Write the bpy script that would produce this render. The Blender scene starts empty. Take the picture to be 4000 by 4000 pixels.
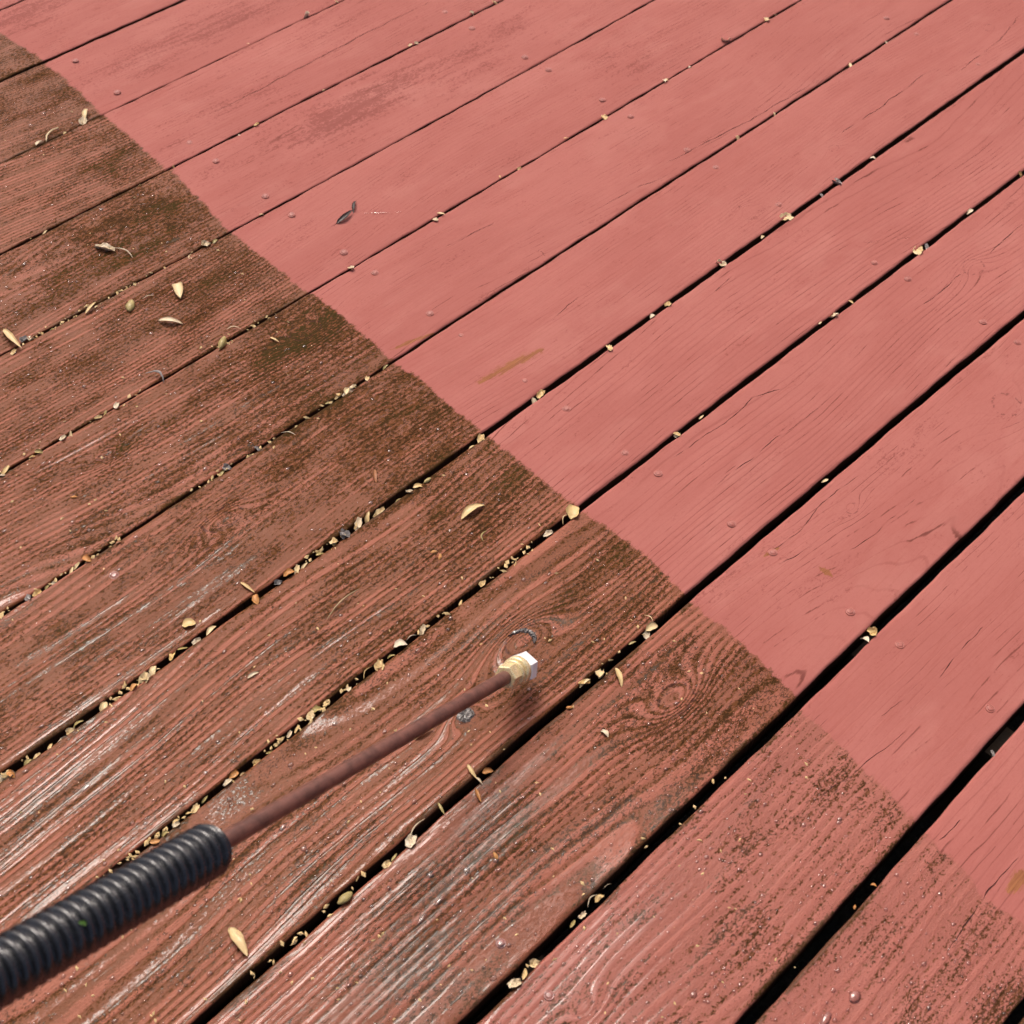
import bpy, math, random
import numpy as np
from mathutils import Vector, Matrix, Euler

random.seed(7)
rng = np.random.default_rng(11)
scene = bpy.context.scene
col = scene.collection

# ------------------------------------------------------------------ camera
FPX = 5440.48                       # focal length in pixels of the 4000 px photograph
CAM_H = 1.05465
cam_data = bpy.data.cameras.new("camera")
cam = bpy.data.objects.new("camera", cam_data)
col.objects.link(cam)
cam.location = (0.0, 0.0, CAM_H)
cam.rotation_euler = Euler((0.701774, -0.050709, -0.802707), 'XYZ')
cam_data.sensor_width = 36.0
cam_data.lens = FPX / 4000 * 36.0
cam_data.clip_start = 0.02
cam_data.clip_end = 2000.0
cam_data.dof.use_dof = True
cam_data.dof.focus_distance = 1.36
cam_data.dof.aperture_fstop = 11.0
scene.camera = cam

# ------------------------------------------------------------------ sky and sun
SUN_EL, SUN_AZ = math.radians(58), math.radians(66)      # azimuth: from +X towards +Y
world = bpy.data.worlds.new("World")
scene.world = world
world.use_nodes = True
wn = world.node_tree
wn.nodes.clear()
sky = wn.nodes.new("ShaderNodeTexSky")
sky.sky_type = 'NISHITA'
sky.sun_disc = False
sky.sun_elevation = SUN_EL
sky.sun_rotation = math.radians(90) - SUN_AZ
sky.air_density = 0.35
sky.dust_density = 7.0
sky.ozone_density = 0.0
bg = wn.nodes.new("ShaderNodeBackground")
bg.inputs["Strength"].default_value = 0.15
wo = wn.nodes.new("ShaderNodeOutputWorld")
wn.links.new(sky.outputs[0], bg.inputs["Color"])
wn.links.new(bg.outputs[0], wo.inputs["Surface"])

sun_data = bpy.data.lights.new("sun", 'SUN')
sun_data.energy = 1.05
sun_data.angle = math.radians(19)
sun_data.color = (1.0, 0.95, 0.88)
sun = bpy.data.objects.new("sun", sun_data)
col.objects.link(sun)
sd = Vector((math.cos(SUN_EL) * math.cos(SUN_AZ), math.cos(SUN_EL) * math.sin(SUN_AZ), math.sin(SUN_EL)))
sun.rotation_euler = sd.to_track_quat('Z', 'Y').to_euler()
sun.location = sd * 5

scene.view_settings.view_transform = 'Standard'
scene.view_settings.look = 'None'
scene.view_settings.gamma = 1.0
scene.view_settings.exposure = 0.26
scene.view_settings.use_curve_mapping = False
scene.cycles.use_adaptive_sampling = True
scene.cycles.adaptive_threshold = 0.05
scene.cycles.max_bounces = 5
scene.cycles.diffuse_bounces = 2
scene.cycles.glossy_bounces = 2
scene.cycles.transparent_max_bounces = 12

# ------------------------------------------------------------------ helpers
CAM_R = cam.rotation_euler.to_matrix()
CAM_P = Vector(cam.location)

def ray(px, py):
    return (CAM_R @ Vector(((px - 2000) / FPX, -(py - 2000) / FPX, -1.0)))

def on_deck(px, py, z=0.0):
    d = ray(px, py)
    return CAM_P + d * ((z - CAM_P.z) / d.z)

def in_air(px, py, depth):
    return CAM_P + ray(px, py) * depth

# photograph was studied as nine enlarged tiles; c(tile, x, y) gives photo pixels
TILE = {1: (0, 0), 2: (1300, 0), 3: (2600, 0), 4: (0, 1300), 5: (1300, 1300), 6: (2600, 1300),
        7: (0, 2600), 8: (1300, 2600), 9: (2600, 2600)}
TF = 1400 / 1932.0

def tile(t, x, y):
    return (TILE[t][0] + x * TF, TILE[t][1] + y * TF)

def tp(t, x, y, z=0.0):
    return on_deck(*tile(t, x, y), z)

def mesh_obj(name, verts, faces, mat, parent=None, smooth=True, loc=None):
    me = bpy.data.meshes.new(name)
    me.from_pydata(verts, [], faces)
    me.update()
    if smooth:
        me.polygons.foreach_set("use_smooth", [True] * len(me.polygons))
    o = bpy.data.objects.new(name, me)
    col.objects.link(o)
    if mat:
        me.materials.append(mat)
    if parent:
        o.parent = parent
    if loc is not None:
        o.location = loc
    return o

def empty(name, loc=(0, 0, 0)):
    o = bpy.data.objects.new(name, None)
    col.objects.link(o)
    o.location = loc
    o.empty_display_size = 0.02
    return o

def tag(o, label=None, cat=None, group=None, kind=None):
    if label: o["label"] = label
    if cat: o["category"] = cat
    if group: o["group"] = group
    if kind: o["kind"] = kind
    return o

# ---- tiny node-expression language
class V:
    def __init__(s, g, sock): s.g, s.s = g, sock
    def __add__(s, o): return s.g.m('ADD', s, o)
    def __radd__(s, o): return s.g.m('ADD', o, s)
    def __sub__(s, o): return s.g.m('SUBTRACT', s, o)
    def __rsub__(s, o): return s.g.m('SUBTRACT', o, s)
    def __mul__(s, o): return s.g.m('MULTIPLY', s, o)
    def __rmul__(s, o): return s.g.m('MULTIPLY', o, s)
    def __truediv__(s, o): return s.g.m('DIVIDE', s, o)

class G:
    def __init__(s, name):
        s.mat = bpy.data.materials.new(name)
        s.mat.use_nodes = True
        s.t = s.mat.node_tree
        s.t.nodes.clear()
        s.out = s.t.nodes.new("ShaderNodeOutputMaterial")
    def n(s, kind): return s.t.nodes.new(kind)
    def put(s, inp, v):
        if isinstance(v, V): s.t.links.new(v.s, inp)
        elif isinstance(v, tuple) and len(v) == 3 and inp.type == 'RGBA': inp.default_value = (*v, 1)
        else: inp.default_value = v
    def m(s, op, a, b=None, c=None, clamp=False):
        n = s.n("ShaderNodeMath"); n.operation = op; n.use_clamp = clamp
        s.put(n.inputs[0], a)
        if b is not None: s.put(n.inputs[1], b)
        if c is not None: s.put(n.inputs[2], c)
        return V(s, n.outputs[0])
    def attr(s, name):
        n = s.n("ShaderNodeAttribute"); n.attribute_name = name
        return V(s, n.outputs["Fac"])
    def vec(s, x, y, z=0.0):
        n = s.n("ShaderNodeCombineXYZ")
        for i, v in enumerate((x, y, z)): s.put(n.inputs[i], v)
        return V(s, n.outputs[0])
    def noise(s, vec, scale=1.0, detail=2.0, rough=0.5, dist=0.0):
        n = s.n("ShaderNodeTexNoise"); n.noise_dimensions = '3D'
        if vec is not None: s.put(n.inputs["Vector"], vec)
        s.put(n.inputs["Scale"], scale); n.inputs["Detail"].default_value = detail
        n.inputs["Roughness"].default_value = rough; n.inputs["Distortion"].default_value = dist
        return V(s, n.outputs["Fac"])
    def step(s, v, a, b, lo=0.0, hi=1.0):
        n = s.n("ShaderNodeMapRange"); n.interpolation_type = 'SMOOTHSTEP'
        s.put(n.inputs["Value"], v); s.put(n.inputs["From Min"], a); s.put(n.inputs["From Max"], b)
        s.put(n.inputs["To Min"], lo); s.put(n.inputs["To Max"], hi)
        return V(s, n.outputs[0])
    def mix(s, f, a, b, mode='MIX'):
        n = s.n("ShaderNodeMix"); n.data_type = 'RGBA'; n.blend_type = mode
        s.put(n.inputs[0], f); s.put(n.inputs[6], a); s.put(n.inputs[7], b)
        return V(s, n.outputs[2])
    def lerp(s, f, a, b): return a + (b - a) * f if isinstance(a, V) else (b - a) * f + a if isinstance(b, V) else s.step(f, 0, 1, a, b)
    def bump(s, h, strength=1.0, dist=1.0, normal=None):
        n = s.n("ShaderNodeBump"); s.put(n.inputs["Strength"], strength); n.inputs["Distance"].default_value = dist
        s.put(n.inputs["Height"], h)
        if normal is not None: s.put(n.inputs["Normal"], normal)
        return V(s, n.outputs[0])
    def coord(s, which="Object"):
        n = s.n("ShaderNodeTexCoord"); return V(s, n.outputs[which])
    def rand(s):
        n = s.n("ShaderNodeObjectInfo"); return V(s, n.outputs["Random"])
    def bsdf(s, **kw):
        n = s.n("ShaderNodeBsdfPrincipled")
        for k, v in kw.items(): s.put(n.inputs[k.replace("_", " ")], v)
        s.t.links.new(n.outputs[0], s.out.inputs["Surface"])
        return n

# ------------------------------------------------------------------ materials
def make_plank_material():
    """the slow part of the pattern (ring lines, stains, wear) is laid out per vertex in make_plank; only fine texture is evaluated here"""
    g = G("weathered_red_deck_paint")
    u, v, seed = g.attr("along"), g.attr("across"), g.attr("seed")
    rw, edge = g.attr("ring"), g.attr("edge")
    amp, dash, soil, blot = g.attr("amp"), g.attr("dash"), g.attr("soil"), g.attr("blot")
    tone, pale, pool0, damp = g.attr("tone"), g.attr("pale"), g.attr("pool"), g.attr("damp")
    ks, crk, crw, bare, smudge = g.attr("knot"), g.attr("crack"), g.attr("crackwidth"), g.attr("bare"), g.attr("smudge")
    top, rim, ridged, green = g.attr("top"), g.attr("rim"), g.attr("ridged"), g.attr("green")
    filmy = g.attr("film")
    speck = (g.noise(g.vec(u * 280.0, v * 440.0, seed), 1.0, 2, .75) - .5) * 5.0
    worm = (g.noise(g.vec(u * 170.0, v * 330.0, seed + 3.0), 1.0, 1, .5) - .5) * 4.0
    fibre = (g.noise(g.vec(u * 30.0, v * 620.0, seed), 1.0, 2, .6) - .5) * 3.2
    fr0 = g.m('FRACT', rw)
    fr = g.m('FRACT', rw + fibre * .05)
    prof = g.step(fr, .06, .58) * g.step(fr, .99, .80)          # raised latewood ridge
    prof0 = g.step(fr0, .06, .58) * g.step(fr0, .99, .80)
    unw0 = g.step(edge, .002, -.002)
    unw = g.step(edge + speck * .0020, .0018, -.0018)           # 1 = not washed yet
    valley = (.5 - prof) * ridged
    # dirt lodged between the ridges and in specks
    dm = soil + valley * .55 + speck * .72
    algae = g.step(dm, .22, .50) * unw
    dark = g.step(dm + worm * .40, .70, 1.05) * unw
    squig = g.step(g.m('ABSOLUTE', worm), .26, .06) * g.step(soil + speck * .3, .02, .30) * unw
    # paint
    paint = g.mix(tone, (.356, .119, .099), (.384, .135, .113))
    paint = g.mix(g.step(speck, -.6, 1.2) * .22, paint, (.300, .092, .072))
    paint = g.mix(g.step(fibre, .0, .9) * .38, paint, (.285, .082, .062))
    paint = g.mix(pale * .14, paint, (.48, .21, .175))
    sm = g.step(smudge + speck * .36 + worm * .2 + fibre * .12, .38, 1.0)
    line = dash * g.step(fr, .84, .91) * g.step(fr, 1.0, .95)
    hair = g.step(g.m('ABSOLUTE', fr - .92), .09, .02)
    clean = g.mix(sm * .60, paint, (.185, .052, .042))
    clean = g.mix(hair * ridged * amp * .34, clean, (.20, .056, .043))
    clean = g.mix(line * .75, clean, (.125, .034, .025))
    # soiled paint
    film = g.mix(tone, (.166, .054, .021), (.202, .068, .030))
    ridgec = g.mix(g.step(fibre, -.5, .6), (.264, .085, .047), (.328, .110, .066))
    soiled = g.mix(g.step(prof * amp * ridged + speck * .30, .10, .62), film, ridgec)
    soiled = g.mix(filmy, g.mix(.35, paint, soiled), soiled)
    soiled = g.mix(algae * .72, soiled, g.mix(blot, (.106, .045, .013), (.080, .036, .010)))
    soiled = g.mix(squig * .78, soiled, (.048, .021, .009))
    soiled = g.mix(dark * .86, soiled, g.mix(green, (.034, .016, .006), (.032, .025, .006)))
    c = g.mix(unw, clean, soiled)
    bm = g.step(bare + fibre * .34 + speck * .14, .30, .75) * .85
    c = g.mix(bm, c, g.mix(g.step(fibre, -.6, .8), (.20, .075, .028), (.33, .14, .055)))
    # knots: broken dark seam round the heart
    kline = g.step(g.m('ABSOLUTE', ks + worm * .05 - 1.0), .13, .03) * g.step(worm + speck * .4, -.2, .5)
    c = g.mix(kline * g.lerp(unw, .42, .8), c, (.060, .022, .016))
    # splits
    spl = g.step(g.m('ABSOLUTE', crk + fibre * .0003), crw, crw * .3) * g.step(crw, .0001, .0003)
    c = g.mix(spl * .92, c, (.030, .010, .008))
    c = g.mix(rim * unw * g.step(blot + speck * .2, .4, .7) * .75, c, (.060, .030, .010))
    # shade in the gaps put into the colour: board sides darkened below the arris
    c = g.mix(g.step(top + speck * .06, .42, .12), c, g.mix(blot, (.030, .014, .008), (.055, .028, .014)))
    # thin film of water over the raised grain
    wet = g.step(pool0 + speck * .20, .33, .62) * unw0
    h = (prof * amp * g.lerp(unw0, .00012, .00042) * ridged + fibre * g.lerp(unw0, .00005, .00005)
         + speck * g.lerp(unw0, .000012, .00013) * (1.0 - wet * .6) - spl * .0008)
    nrm = g.bump(h, 1.0)
    h2 = prof0 * amp * ridged * .00075 + blot * .0006 + fibre * .00003
    nrm_coat = g.bump(h2, 1.0)
    rough = g.lerp(unw, .60, .42) + blot * .10 + algae * .25
    coatw = g.m('MAXIMUM', damp * unw * .04, wet) * g.step(top, .1, .5)
    g.bsdf(Base_Color=c, Roughness=rough, Normal=nrm, Coat_Weight=coatw, Coat_Roughness=g.lerp(wet, .20, .05),
           Coat_Normal=nrm_coat, Coat_IOR=1.34, Specular_IOR_Level=g.lerp(unw, .06, .15) * (1.0 - algae * .75))
    return g.mat

def simple(name, color, rough=.5, metal=0.0, var=.15, scale=60.0, bump=.0, spec=.5, **kw):
    g = G(name)
    nz = g.noise(g.coord(), scale, 4, .6)
    r = g.rand()
    c1 = tuple(x * (1 - var) for x in color); c2 = tuple(min(1, x * (1 + var)) for x in color)
    c = g.mix(g.step(nz, .3, .7), c1, c2)
    c = g.mix((r - .5) * var, c, tuple(x * .55 for x in color))
    args = dict(Base_Color=c, Roughness=g.step(nz, .2, .8, rough * .8, min(1, rough * 1.2)), Metallic=metal, Specular_IOR_Level=spec)
    if bump: args["Normal"] = g.bump(nz, 1.0, bump)
    args.update(kw)
    g.bsdf(**args)
    return g.mat

MAT_PLANK = make_plank_material()

def make_nail_material():
    g = G("painted_nail_head")
    nz = g.noise(g.coord(), 500.0, 3, .6)
    c = g.mix(g.step(nz, .35, .7), (.375, .118, .092), (.30, .088, .068))
    g.bsdf(Base_Color=c, Roughness=.42, Normal=g.bump(nz, 1.0, .0003), Specular_IOR_Level=.35, Coat_Weight=.1, Coat_Roughness=.2)
    return g.mat
MAT_NAIL = make_nail_material()
MAT_NAIL_DIRTY = simple("grimy_nail_head", (.25, .085, .065), .35, var=.3, scale=500, Coat_Weight=.6, Coat_Roughness=.1)

def make_husk_material(name, a, b, dark):
    g = G(name)
    r = g.rand()
    co = g.coord()
    nz = g.noise(co, 420.0, 3, .6)
    n = g.n("ShaderNodeSeparateXYZ"); g.put(n.inputs[0], co)
    x, y = V(g, n.outputs[0]), V(g, n.outputs[1])
    vein = g.noise(g.vec(x * 40.0, y * 1500.0, r * 10.0), 1.0, 2, .5)
    c = g.mix(r, a, b)
    c = g.mix(g.step(vein, .5, .72) * .55, c, dark)
    c = g.mix(g.step(nz, .58, .78) * .5, c, dark)
    p = g.bsdf(Base_Color=c, Roughness=.42, Normal=g.bump(vein, 1.0, .0004), Coat_Weight=.35, Coat_Roughness=.15)
    return g.mat
MAT_TAN = make_husk_material("tan_husk", (.80, .55, .22), (.88, .70, .40), (.45, .24, .07))
MAT_PALE = make_husk_material("pale_husk", (.82, .66, .42), (.86, .74, .55), (.48, .32, .16))
MAT_ORANGE = make_husk_material("orange_husk", (.60, .24, .05), (.68, .33, .10), (.26, .08, .02))
MAT_GREY = make_husk_material("grey_bark_bit", (.20, .18, .17), (.34, .29, .26), (.06, .05, .05))
MAT_OLIVE = make_husk_material("olive_bud", (.40, .30, .09), (.48, .38, .14), (.14, .10, .03))
MAT_BROWN = make_husk_material("brown_husk", (.34, .11, .025), (.38, .15, .04), (.12, .04, .01))
MAT_GOUGE_DARK = make_husk_material("gouge_dark_infill", (.030, .016, .012), (.045, .022, .016), (.01, .006, .005))
MAT_GREEN = make_husk_material("green_leaf_fleck", (.10, .25, .03), (.12, .28, .05), (.03, .08, .01))
MAT_SOIL = simple("damp_soil", (.035, .026, .018), .9, var=.5, scale=30, bump=.02)
MAT_JOIST = simple("old_joist_wood", (.09, .060, .038), .8, var=.3, scale=40, bump=.002)

def make_water():
    g = G("water_bead")
    fr = g.n("ShaderNodeFresnel"); fr.inputs["IOR"].default_value = 1.33
    tr = g.n("ShaderNodeBsdfTransparent"); tr.inputs[0].default_value = (.96, .95, .94, 1)
    gl = g.n("ShaderNodeBsdfGlossy"); gl.inputs["Roughness"].default_value = .03
    mx = g.n("ShaderNodeMixShader")
    fac = g.m('MULTIPLY_ADD', V(g, fr.outputs[0]), 2.0, .04, clamp=True)
    g.put(mx.inputs[0], fac)
    g.t.links.new(tr.outputs[0], mx.inputs[1]); g.t.links.new(gl.outputs[0], mx.inputs[2])
    g.t.links.new(mx.outputs[0], g.out.inputs["Surface"])
    return g.mat
MAT_WATER = make_water()

# ------------------------------------------------------------------ deck geometry
X0, X1 = -1.20, 3.60                # board ends (beyond the frame)
FX0, FX1 = -0.03, 2.03              # finely meshed stretch
PITCH = 0.145
GAPS = [                            # centre line of each gap: y = a + b t + c t^2 + d t^3, t = x - .8
    (1.55333, 0.01934, 0.00006, 0.00000), (1.40383, 0.01756, -0.00154, -0.00024),
    (1.25681, 0.00947, -0.00103, -0.00035), (1.11133, 0.00204, 0.00892, 0.00104),
    (0.96679, 0.00395, 0.00669, -0.00189), (0.82012, 0.00331, -0.00058, 0.00057),
    (0.67478, 0.00199, 0.00247, -0.00275), (0.53730, -0.01126, -0.00749, 0.00119),
    (0.39129, -0.01402, -0.01177, 0.00042), (0.24598, -0.01363, 0.00103, -0.00056),
    (0.09817, -0.01446, -0.00112, 0.00016)]
GAPW = {-1: .002, 0: .0030, 1: .0022, 2: .0016, 3: .0018, 4: .0022, 5: .0038, 6: .0058, 7: .0054, 8: .0076, 9: .0098, 10: .0104, 11: .008}

def gap_y(k, x):
    t = np.asarray(x) - .8
    if k < 0: a, b, c, d = GAPS[0]; a -= k * PITCH
    elif k > 10: a, b, c, d = GAPS[10]; a -= (k - 10) * PITCH
    else: a, b, c, d = GAPS[k]
    t2 = np.clip(t, -1.0, 1.3)
    return a + b * t + c * t2 ** 2 + d * t2 ** 3

def wave(x, seed, freqs=(2.1, 5.3, 11.7), amps=(1, .5, .25)):
    r = np.random.default_rng(seed)
    o = np.zeros_like(x)
    for f, a in zip(freqs, amps):
        o += a * np.sin(x * f * 2 * math.pi + r.uniform(0, 6.28))
    return o

def _lat(ix, iy, seed):
    h = (ix.astype(np.int64) * 374761393 + iy.astype(np.int64) * 668265263 + int(seed) * 974634777) & 0xFFFFFFFF
    h = ((h ^ (h >> 13)) * 1274126177) & 0xFFFFFFFF
    h = h ^ (h >> 16)
    return (h & 0xFFFF) / 65535.0 * 2 * math.pi

def gnoise(x, y, seed):             # gradient noise, about -1..1
    ix, iy = np.floor(x), np.floor(y)
    fx, fy = x - ix, y - iy
    sx, sy = fx * fx * fx * (fx * (fx * 6 - 15) + 10), fy * fy * fy * (fy * (fy * 6 - 15) + 10)
    def gr(a, b):
        t = _lat(ix + a, iy + b, seed)
        return np.cos(t) * (fx - a) + np.sin(t) * (fy - b)
    return 1.5 * ((gr(0, 0) * (1 - sx) + gr(1, 0) * sx) * (1 - sy) + (gr(0, 1) * (1 - sx) + gr(1, 1) * sx) * sy)

def fbm(x, y, seed, octs=3, gain=.55):
    o = np.zeros_like(x); a = 1.0
    for i in range(octs):
        o += a * gnoise(x * 2 ** i, y * 2 ** i, seed + i * 31); a *= gain
    return o

def sstep(v, a, b):
    t = np.clip((v - a) / (b - a), 0, 1)
    return t * t * (3 - 2 * t)

# cleaned edge, photo pixels, per board
def T(t, *pts): return [tile(t, *p) for p in pts]
EDGE = {
    -1: T(1, (0, 185), (95, 240), (210, 310)),
    0: T(1, (270, 365), (330, 405), (400, 470), (470, 530), (540, 610)),
    1: T(1, (580, 640), (700, 740), (800, 830), (880, 905)),
    2: T(1, (930, 925), (1040, 1040), (1150, 1150), (1230, 1250)),
    3: T(1, (1270, 1265), (1400, 1375), (1560, 1500), (1650, 1570)),
    4: T(1, (1710, 1595), (1800, 1670)) + T(2, (120, 1770), (215, 1850), (290, 1915)) + T(5, (320, 140)),
    5: T(5, (350, 180), (480, 260), (620, 390), (770, 510)),
    6: T(5, (870, 590), (940, 640), (1080, 760), (1280, 915)),
    7: T(5, (1330, 960), (1480, 1050), (1640, 1160), (1800, 1310), (1890, 1400)),
    8: T(6, (110, 1430), (270, 1560), (480, 1740), (600, 1870)) + T(9, (620, 85), (690, 160)),
    9: T(9, (720, 245), (810, 310), (1020, 510), (1180, 670), (1330, 820)),
    10: T(9, (1420, 930), (1540, 1030), (1640, 1150), (1700, 1235)) + T(9, (1840, 1330)),
}
KNOTS = {   # board: (photo x, y, half length along m, half width m, ring strength)
    7: [(2040, 2500, .020, .013, 4.0), (1816, 2795, .009, .007, 2.5)],
    8: [(2640, 2735, .020, .014, 3.6)],
    4: [(415, 1780, .010, .006, 3.0), (1190, 1290, .02, .012, 3.5)],
    5: [(870, 2030, .022, .012, 3.0), (3255, 583, .008, .006, 1.5), (2908, 815, .008, .006, 1.2), (3860, 112, .010, .008, 1.5)],
    7.5: [], 6: [(3640, 2340 - 1000, .01, .008, 0.0)],
    9: [(2290, 3945, .009, .007, 1.5)],
}
KNOTS[7] += [(3800, 1042, .016, .012, 2.0)]
KNOTS[8] += [(3327, 1987, .008, .006, 1.5), (3935, 1585, .018, .016, 2.0)]
KNOTS[6] = [(3900, 170, .001, .001, 0.0)]
CRACKS = {  # board: polyline in photo pixels, half width m
    1: [(T(1, (1100, 640), (1450, 460), (1932, 205)) + T(2, (280, 135), (550, 0)), .0010)],
    3: [(T(2, (20, 1210), (75, 1165), (112, 1120)), .0042)],
    4: [(T(2, (600, 1340), (940, 1165)), .0006), (T(3, (0, 880), (210, 775), (520, 610), (880, 400)), .0011), (T(2, (1455, 1115), (1600, 1030), (1850, 925)), .0007),
        (T(2, (1085, 1345), (1130, 1355), (1155, 1395)), .0006)],
    5: [(T(2, (480, 1540), (620, 1480)), .0005), (T(3, (1540, 420), (1800, 220), (1932, 60)), .0007), (T(3, (900, 750), (1130, 600), (1470, 350)), .0007), (T(2, (1160, 1750), (1330, 1600)), .0006)],
    6: [(T(3, (230, 1600), (370, 1480)), .0005), (T(3, (1000, 1320), (1360, 1280)), .0004)],
    7: [(T(3, (1610, 1465), (1500, 1560), (1380, 1650)), .0010), (T(3, (1720, 1390), (1932, 1200)), .0008), (T(6, (0, 700), (330, 480), (470, 350), (700, 280)), .0009), (T(6, (200, 880), (560, 600), (900, 350)), .0006)],
    8: [(T(6, (540, 1200), (720, 1070), (870, 890), (1100, 740)), .0010), (T(6, (620, 1250), (800, 1150)), .0012), (T(6, (860, 1280), (1130, 1080), (1500, 760)), .0006)],
    9: [(T(6, (1440, 1905), (1600, 1700), (1720, 1580)), .0010), (T(9, (720, 800), (1040, 560), (1400, 270)), .0008), (T(9, (1000, 400), (1400, 100)), .0005)],
    10: [(T(9, (1450, 1650), (1720, 1240), (1930, 1000)), .0012), (T(9, (1470, 950), (1600, 830)), .0012)],
}
BARE = {5: [(T(5, (790, 275), (960, 180), (1130, 95)), .0050), ],
        8: [(T(6, (830, 1270), (890, 1310)), .0030), (T(6, (530, 1205), (610, 1160)), .0020)],
        4: [(T(2, (310, 1885), (450, 1830), (560, 1790)), .0022)],
        10: [(T(9, (1850, 1210), (1932, 1120)), .0060)]}
# darker algae patches: photo px, length m, width m, strength
DIRTY = [(1, 60, 280, .10, .05, .5), (1, 380, 490, .06, .04, .45), (1, 620, 880, .10, .03, .7), (1, 760, 770, .05, .03, .4),
         (1, 850, 1190, .13, .05, .6), (1, 560, 1420, .13, .03, .95), (1, 950, 1150, .03, .02, .5), (1, 300, 1300, .1, .03, .4),
         (1, 1330, 1340, .08, .04, .5), (1, 1130, 1560, .10, .03, .5), (1, 1060, 1640, .1, .02, .4), (1, 1680, 1740, .10, .03, .85), (1, 1850, 1760, .05, .03, .6),
         (1, 1480, 1880, .05, .03, .6), (4, 1530, 90, .09, .035, .7), (4, 1270, 500, .07, .02, .4), (4, 820, 540, .06, .008, .8), (4, 650, 620, .015, .01, .9),
         (4, 200, 500, .10, .04, .3), (4, 500, 60, .1, .03, .35), (4, 440, 700, .06, .02, .3), (4, 1560, 590, .06, .02, .4), (4, 1060, 760, .06, .02, .25),
         (4, 370, 1640, .018, .03, .8), (4, 900, 1400, .08, .03, .5), (4, 1480, 1060, .04, .02, .5), (4, 1760, 1300, .03, .015, .5), (4, 1150, 1000, .1, .02, .25),
         (5, 150, 200, .12, .05, .55), (5, 380, 380, .12, .05, .5), (5, 600, 440, .08, .04, .45), (5, 100, 520, .1, .03, .4), (5, 880, 690, .10, .05, .7), (5, 1000, 880, .10, .02, .4),
         (5, 1130, 830, .08, .02, .4), (5, 300, 1230, .12, .02, .4), (5, 330, 1480, .12, .03, .4), (5, 1640, 1260, .12, .05, .55), (5, 1330, 1330, .06, .03, .35),
         (5, 1230, 1450, .05, .01, .6), (5, 780, 1700, .04, .02, .4), (7, 680, 700, .08, .03, .45), (7, 250, 750, .1, .03, .3), (7, 1280, 60, .08, .02, .4), (7, 1300, 1050, .08, .03, .2),
         (7, 1600, 1200, .06, .03, .3), (8, 1700, 360, .12, .05, .30), (8, 1850, 200, .05, .05, .30), (8, 950, 920, .05, .03, .4), (8, 1090, 690, .03, .01, .6), (8, 720, 1060, .04, .015, .6),
         (8, 600, 1450, .1, .03, .22), (8, 300, 1560, .1, .03, .25), (8, 250, 1780, .1, .03, .25), (8, 1000, 1260, .06, .02, .4), (8, 300, 240, .03, .015, .5), (8, 900, 150, .03, .02, .6),
         (9, 270, 60, .08, .04, .35), (9, 60, 240, .05, .04, .2), (9, 330, 1680, .05, .012, .6), (9, 760, 500, .1, .04, .10), (9, 1170, 760, .05, .03, .15), (9, 1640, 1120, .03, .02, .15),
         (9, 400, 1100, .1, .03, .0), (9, 1900, 1900, .03, .02, .8), (9, 1700, 1800, .1, .05, .1), (9, 1250, 1350, .1, .03, .05)]
SMUDGE = [(2, 700, 330, .22, .05, .16), (2, 830, 270, .12, .04, .12), (2, 250, 500, .2, .05, .2), (2, 60, 640, .1, .03, .25), (1, 1300, 60, .2, .05, .4), (1, 700, 360, .15, .03, .35),
          (1, 100, 60, .2, .06, .6), (1, 1850, 600, .1, .03, .45), (1, 1250, 560, .1, .04, .3), (2, 100, 100, .1, .04, .3), (2, 1500, 300, .15, .04, .2), (2, 1750, 330, .1, .03, .25),
          (6, 1250, 640, .10, .03, .3), (6, 860, 1280, .05, .02, .3), (3, 420, 1120, .04, .03, .25), (6, 330, 1380, .12, .02, .35)]

GRAIN = {   # per board: pith offset across (m), depth (m), slope of depth, ring spacing (m), relief 0..1
    -2: (.10, .05, .01, .0042, .4), -1: (.09, .05, .02, .0042, .4), 0: (-.09, .04, .02, .0042, .45), 1: (.09, .05, .01, .0045, .75), 2: (.02, .035, -.03, .0050, .5),
    3: (.12, .05, .02, .0048, .75), 4: (-.09, .045, .015, .0050, .7), 5: (.10, .04, -.02, .0050, .6), 6: (.09, .05, .03, .0056, 1.0), 7: (.06, .045, -.015, .0060, .95),
    8: (-.045, .030, .075, .0066, 1.0), 9: (-.08, .05, .02, .0070, .8), 10: (.10, .05, .03, .0075, .8), 11: (.1, .05, .02, .006, .7), 12: (-.1, .05, .02, .006, .7)}

def seg_field(P, poly):
    """signed side distance, plain distance and position along a polyline"""
    best = np.full(P.shape[0], 9.0); sgn = np.zeros_like(best); par = np.zeros_like(best)
    n = len(poly) - 1
    for i in range(n):
        a, b = np.array(poly[i]), np.array(poly[i + 1])
        d = b - a; L = np.hypot(*d); d /= L
        r = P - a
        t = r @ d; tc = np.clip(t, 0, L)
        q = r - tc[:, None] * d
        dist = np.hypot(q[:, 0], q[:, 1])
        side = r[:, 0] * -d[1] + r[:, 1] * d[0]
        w = dist < best
        best[w] = dist[w]; sgn[w] = side[w]; par[w] = ((i + tc / L) / n)[w]
    return best, sgn, par

deck = empty("deck", (0.0, 0.0, 0.0))
tag(deck, "red painted timber deck, washed on one side and grimy on the other", kind="structure")

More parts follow.
